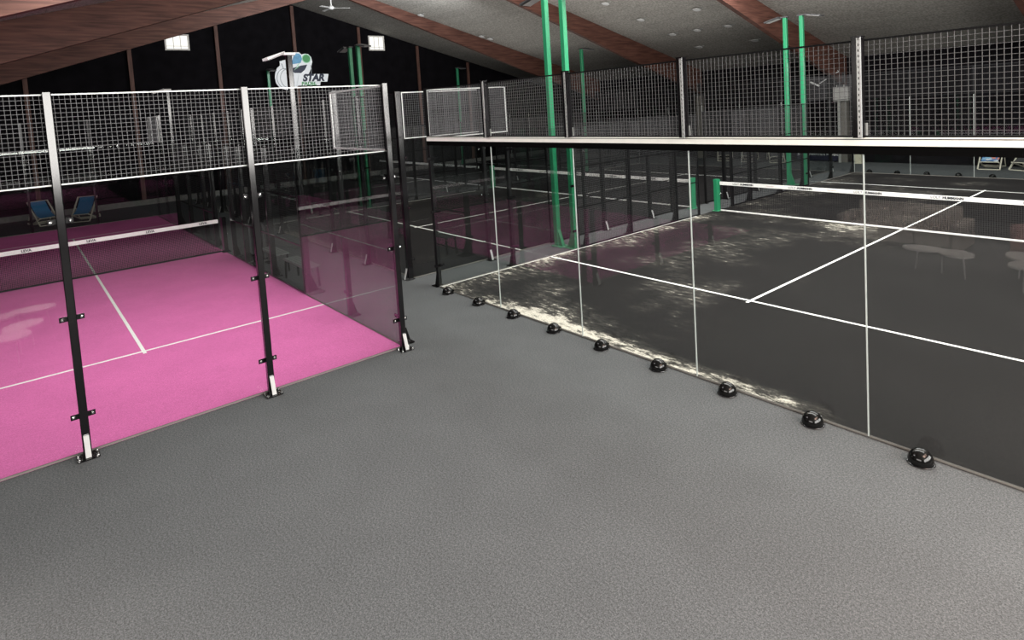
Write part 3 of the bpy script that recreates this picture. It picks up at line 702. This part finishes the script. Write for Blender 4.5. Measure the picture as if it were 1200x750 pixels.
for x in (-.2, .12):
    cd = MB(); cd.tube([(x, -.1, 3.501), (x, -.1, 3.60)], .02, 8); cd.build('cable_gland', M['box'], t)
MB().tube([(-.12, -.10, 2.859), (-.12, -.10, .002)], .06, 10).build('conduit', M['box'], t)
t = thing('wall_bracket_lamp', 'white spot lamp on a slanted arm above the grey cabinet', 'lamp', (-1.9, 22.6, 0))
MB().tube([(.235, .0, 4.25), (.30, -.05, 4.2), (-.42, -.4, 3.70)], .022, 8).build('arm', M['galv'], t)
MB().bar((-.78, -.44, 3.80), (-.41, -.40, 3.60), .10, .06).build('lamp_head', M['pale'], t)

# ---------------------------------------------------------------- lounge in front of the glass, below the picture's lower edge (it shows as reflections)
def kidney(loc, rz, label, s=1.0):
    t = thing('coffee_table', label, 'table', loc, rz, 'kidney tables of the lounge')
    pts = []
    for k in range(40):
        a = 2 * PI * k / 40; r = .36 + .20 * math.cos(2 * a) - .07 * math.sin(a) - .05 * math.cos(3 * a)
        pts.append((r * math.cos(a) * 1.15 * s, r * math.sin(a) * .95 * s + .10 * s * math.cos(a) ** 2, .40))
    MB().prism(pts, (0, 0, .03)).build('table_top', M['tabletop'], t)
    for x, y in ((-.42, .06), (.42, .06), (0, .0)): MB().tube([(x * s, y * s, .399), (x * s * 1.12, y * s * 1.3, .001)], .014, 8).build('leg', M['pale'], t)
    return t
kidney((6.78, -6.60, 0), math.radians(14), 'white kidney-shaped coffee table reflected in the right-hand court glass', .92)
kidney((8.0, -6.6, 0), math.radians(75), 'white kidney-shaped coffee table nearest the pink court glass reflection', .95)
t = thing('sofa', 'taupe three-seat sofa reflected in the right-hand court glass', 'sofa', (5.5, -8.5, 0), PI)
for k in range(3):
    MB().bbox(-1.0 + .67 * k, -.345 + .67 * k, -.42, .30, .14, .44, .04).build('seat_cushion', M['sofa'], t)
    MB().bbox(-1.0 + .67 * k, -.345 + .67 * k, .305, .52, .14, .86, .04).build('back_cushion', M['sofa'], t)
for s in (-1, 1): MB().bbox(*sorted((s * 1.015, s * 1.2)), -.44, .52, .10, .62, .04).build('armrest', M['sofa'], t)
MB().box(-1.15, 1.15, -.38, .48, .04, .10).build('plinth', M['black'], t)
t = thing('lounge_chair', 'rose lounge chair reflected in the right-hand court glass', 'chair', (8.1, -7.6, 0), PI * .75)
MB().bbox(-.36, .36, -.36, .30, .20, .44, .08).build('seat', M['rose'], t)
MB().bbox(-.36, .36, .305, .45, .20, .82, .05).build('backrest', M['rose'], t)
for sx in (-1, 1):
    for sy in (-1, 1): MB().tube([(sx * .28, sy * .27, .199), (sx * .32, sy * .30, .001)], .016, 8).build('leg', M['black'], t)

# ---------------------------------------------------------------- light
def area(name, loc, rot, sx, sy, power, col=(1, 1, 1), spread=None):
    l = bpy.data.lights.new(name, 'AREA'); l.shape = 'RECTANGLE'; l.size = sx; l.size_y = sy; l.energy = power; l.color = col
    if spread: l.spread = spread
    o = bpy.data.objects.new(name, l); COL.objects.link(o); o.location = loc; o.rotation_euler = rot; return o
for x, y, z in ((5.2, 3.6, 8.35), (4.0, 12.5, 7.5)):
    area('hall_fill_light', (x, y, z), (0, 0, 0), 12.0, 2.6, 1700, (1, .985, .97))  # added soft overhead fill, not actual ceiling fixtures
area('pink_court_fill', (-.6, -5.0, 6.2), (0, 0, 0), 4.5, 2.0, 330, (1, .985, .97))  # extra fill added above the pink court to brighten carpet and net band
area('far_end_fill', (1.5, 19.0, 4.55), (0, 0, 0), 12.0, 1.6, 480, (1, .985, .97))  # unseen fill added to lift the far floor strip
area('ridge_up_fill', (2.0, 6.0, 6.4), (PI, 0, 0), 18.0, 3.0, 5200, (1, .97, .93))  # added upward fill that brightens the ceiling, no fixture there
area('court_up_fill', (-7.0, 13.0, 4.3), (PI, 0, 0), 24.0, 8.0, 330, (1, .975, .94))  # broad unseen fill, added to light the sloping ceiling from below
area('gable_wash_fill', (-12.0, 5.8, 7.6), (0, PI / 2, 0), .8, 6.0, 520, (.95, .98, 1))  # fill added only to brighten the sign and studs
area('lounge_soft_fill', (XF - .4, .8, 3.9), (0, PI / 2, 0), 3.6, 17.0, 3600, (1, .97, .93))  # assumed daylight from behind the camera: added fill, no windows in that wall
area('lounge_soft_fill', (8.5, YL + .3, 4.5), (PI / 2, 0, 0), 9.0, 2.4, 800, (1, .95, .90))  # added side fill for the rail and front wires, no window there
area('lounge_warm_fill', (12.3, -1.6, 5.2), (0, 0, 0), 2.5, 2.5, 360, (1, .68, .55))  # assumed warm lamp, unseen, added to warm the floor near the camera
area('lounge_warm_fill', (6.8, -8.6, 4.6), (0, 0, 0), 1.2, 1.2, 130, (1, .86, .78), math.radians(75))  # narrow fill added so the furniture shows in the glass
w = bpy.data.worlds.new('world'); SC.world = w; w.use_nodes = True
w.node_tree.nodes['Background'].inputs[0].default_value = (.5, .52, .55, 1); w.node_tree.nodes['Background'].inputs[1].default_value = .05

# ---------------------------------------------------------------- camera
cam = bpy.data.cameras.new('camera'); co = bpy.data.objects.new('camera', cam); COL.objects.link(co)
R = ((0.6340629160106291, 0.7708782206450902, -0.06091787484111212), (0.018698474894228823, -0.09403978914234817, -0.995392829537511), (-0.7730553573818162, 0.6300026087192991, -0.07404138997986198))
r, d, f = (Vector(v) for v in R)
mw = Matrix(((r.x, -d.x, -f.x, 10.4605), (r.y, -d.y, -f.y, -6.4277), (r.z, -d.z, -f.z, 3.5608), (0, 0, 0, 1)))
co.matrix_world = mw
cam.sensor_fit = 'HORIZONTAL'; cam.sensor_width = 36; cam.lens = 36 * 719.388 / 1200
cam.shift_y = -(375 - 177.337) / 1200; cam.shift_x = 0
cam.clip_start = .05; cam.clip_end = 200
SC.camera = co
SC.view_settings.view_transform = 'Standard'; SC.view_settings.look = 'None'; SC.view_settings.exposure = 0; SC.view_settings.gamma = 1; SC.view_settings.use_curve_mapping = False
cy = SC.cycles
cy.max_bounces = 12; cy.diffuse_bounces = 4; cy.glossy_bounces = 5; cy.transmission_bounces = 8; cy.transparent_max_bounces = 64
cy.use_denoising = True; cy.sample_clamp_indirect = 4; cy.caustics_reflective = False; cy.caustics_refractive = False
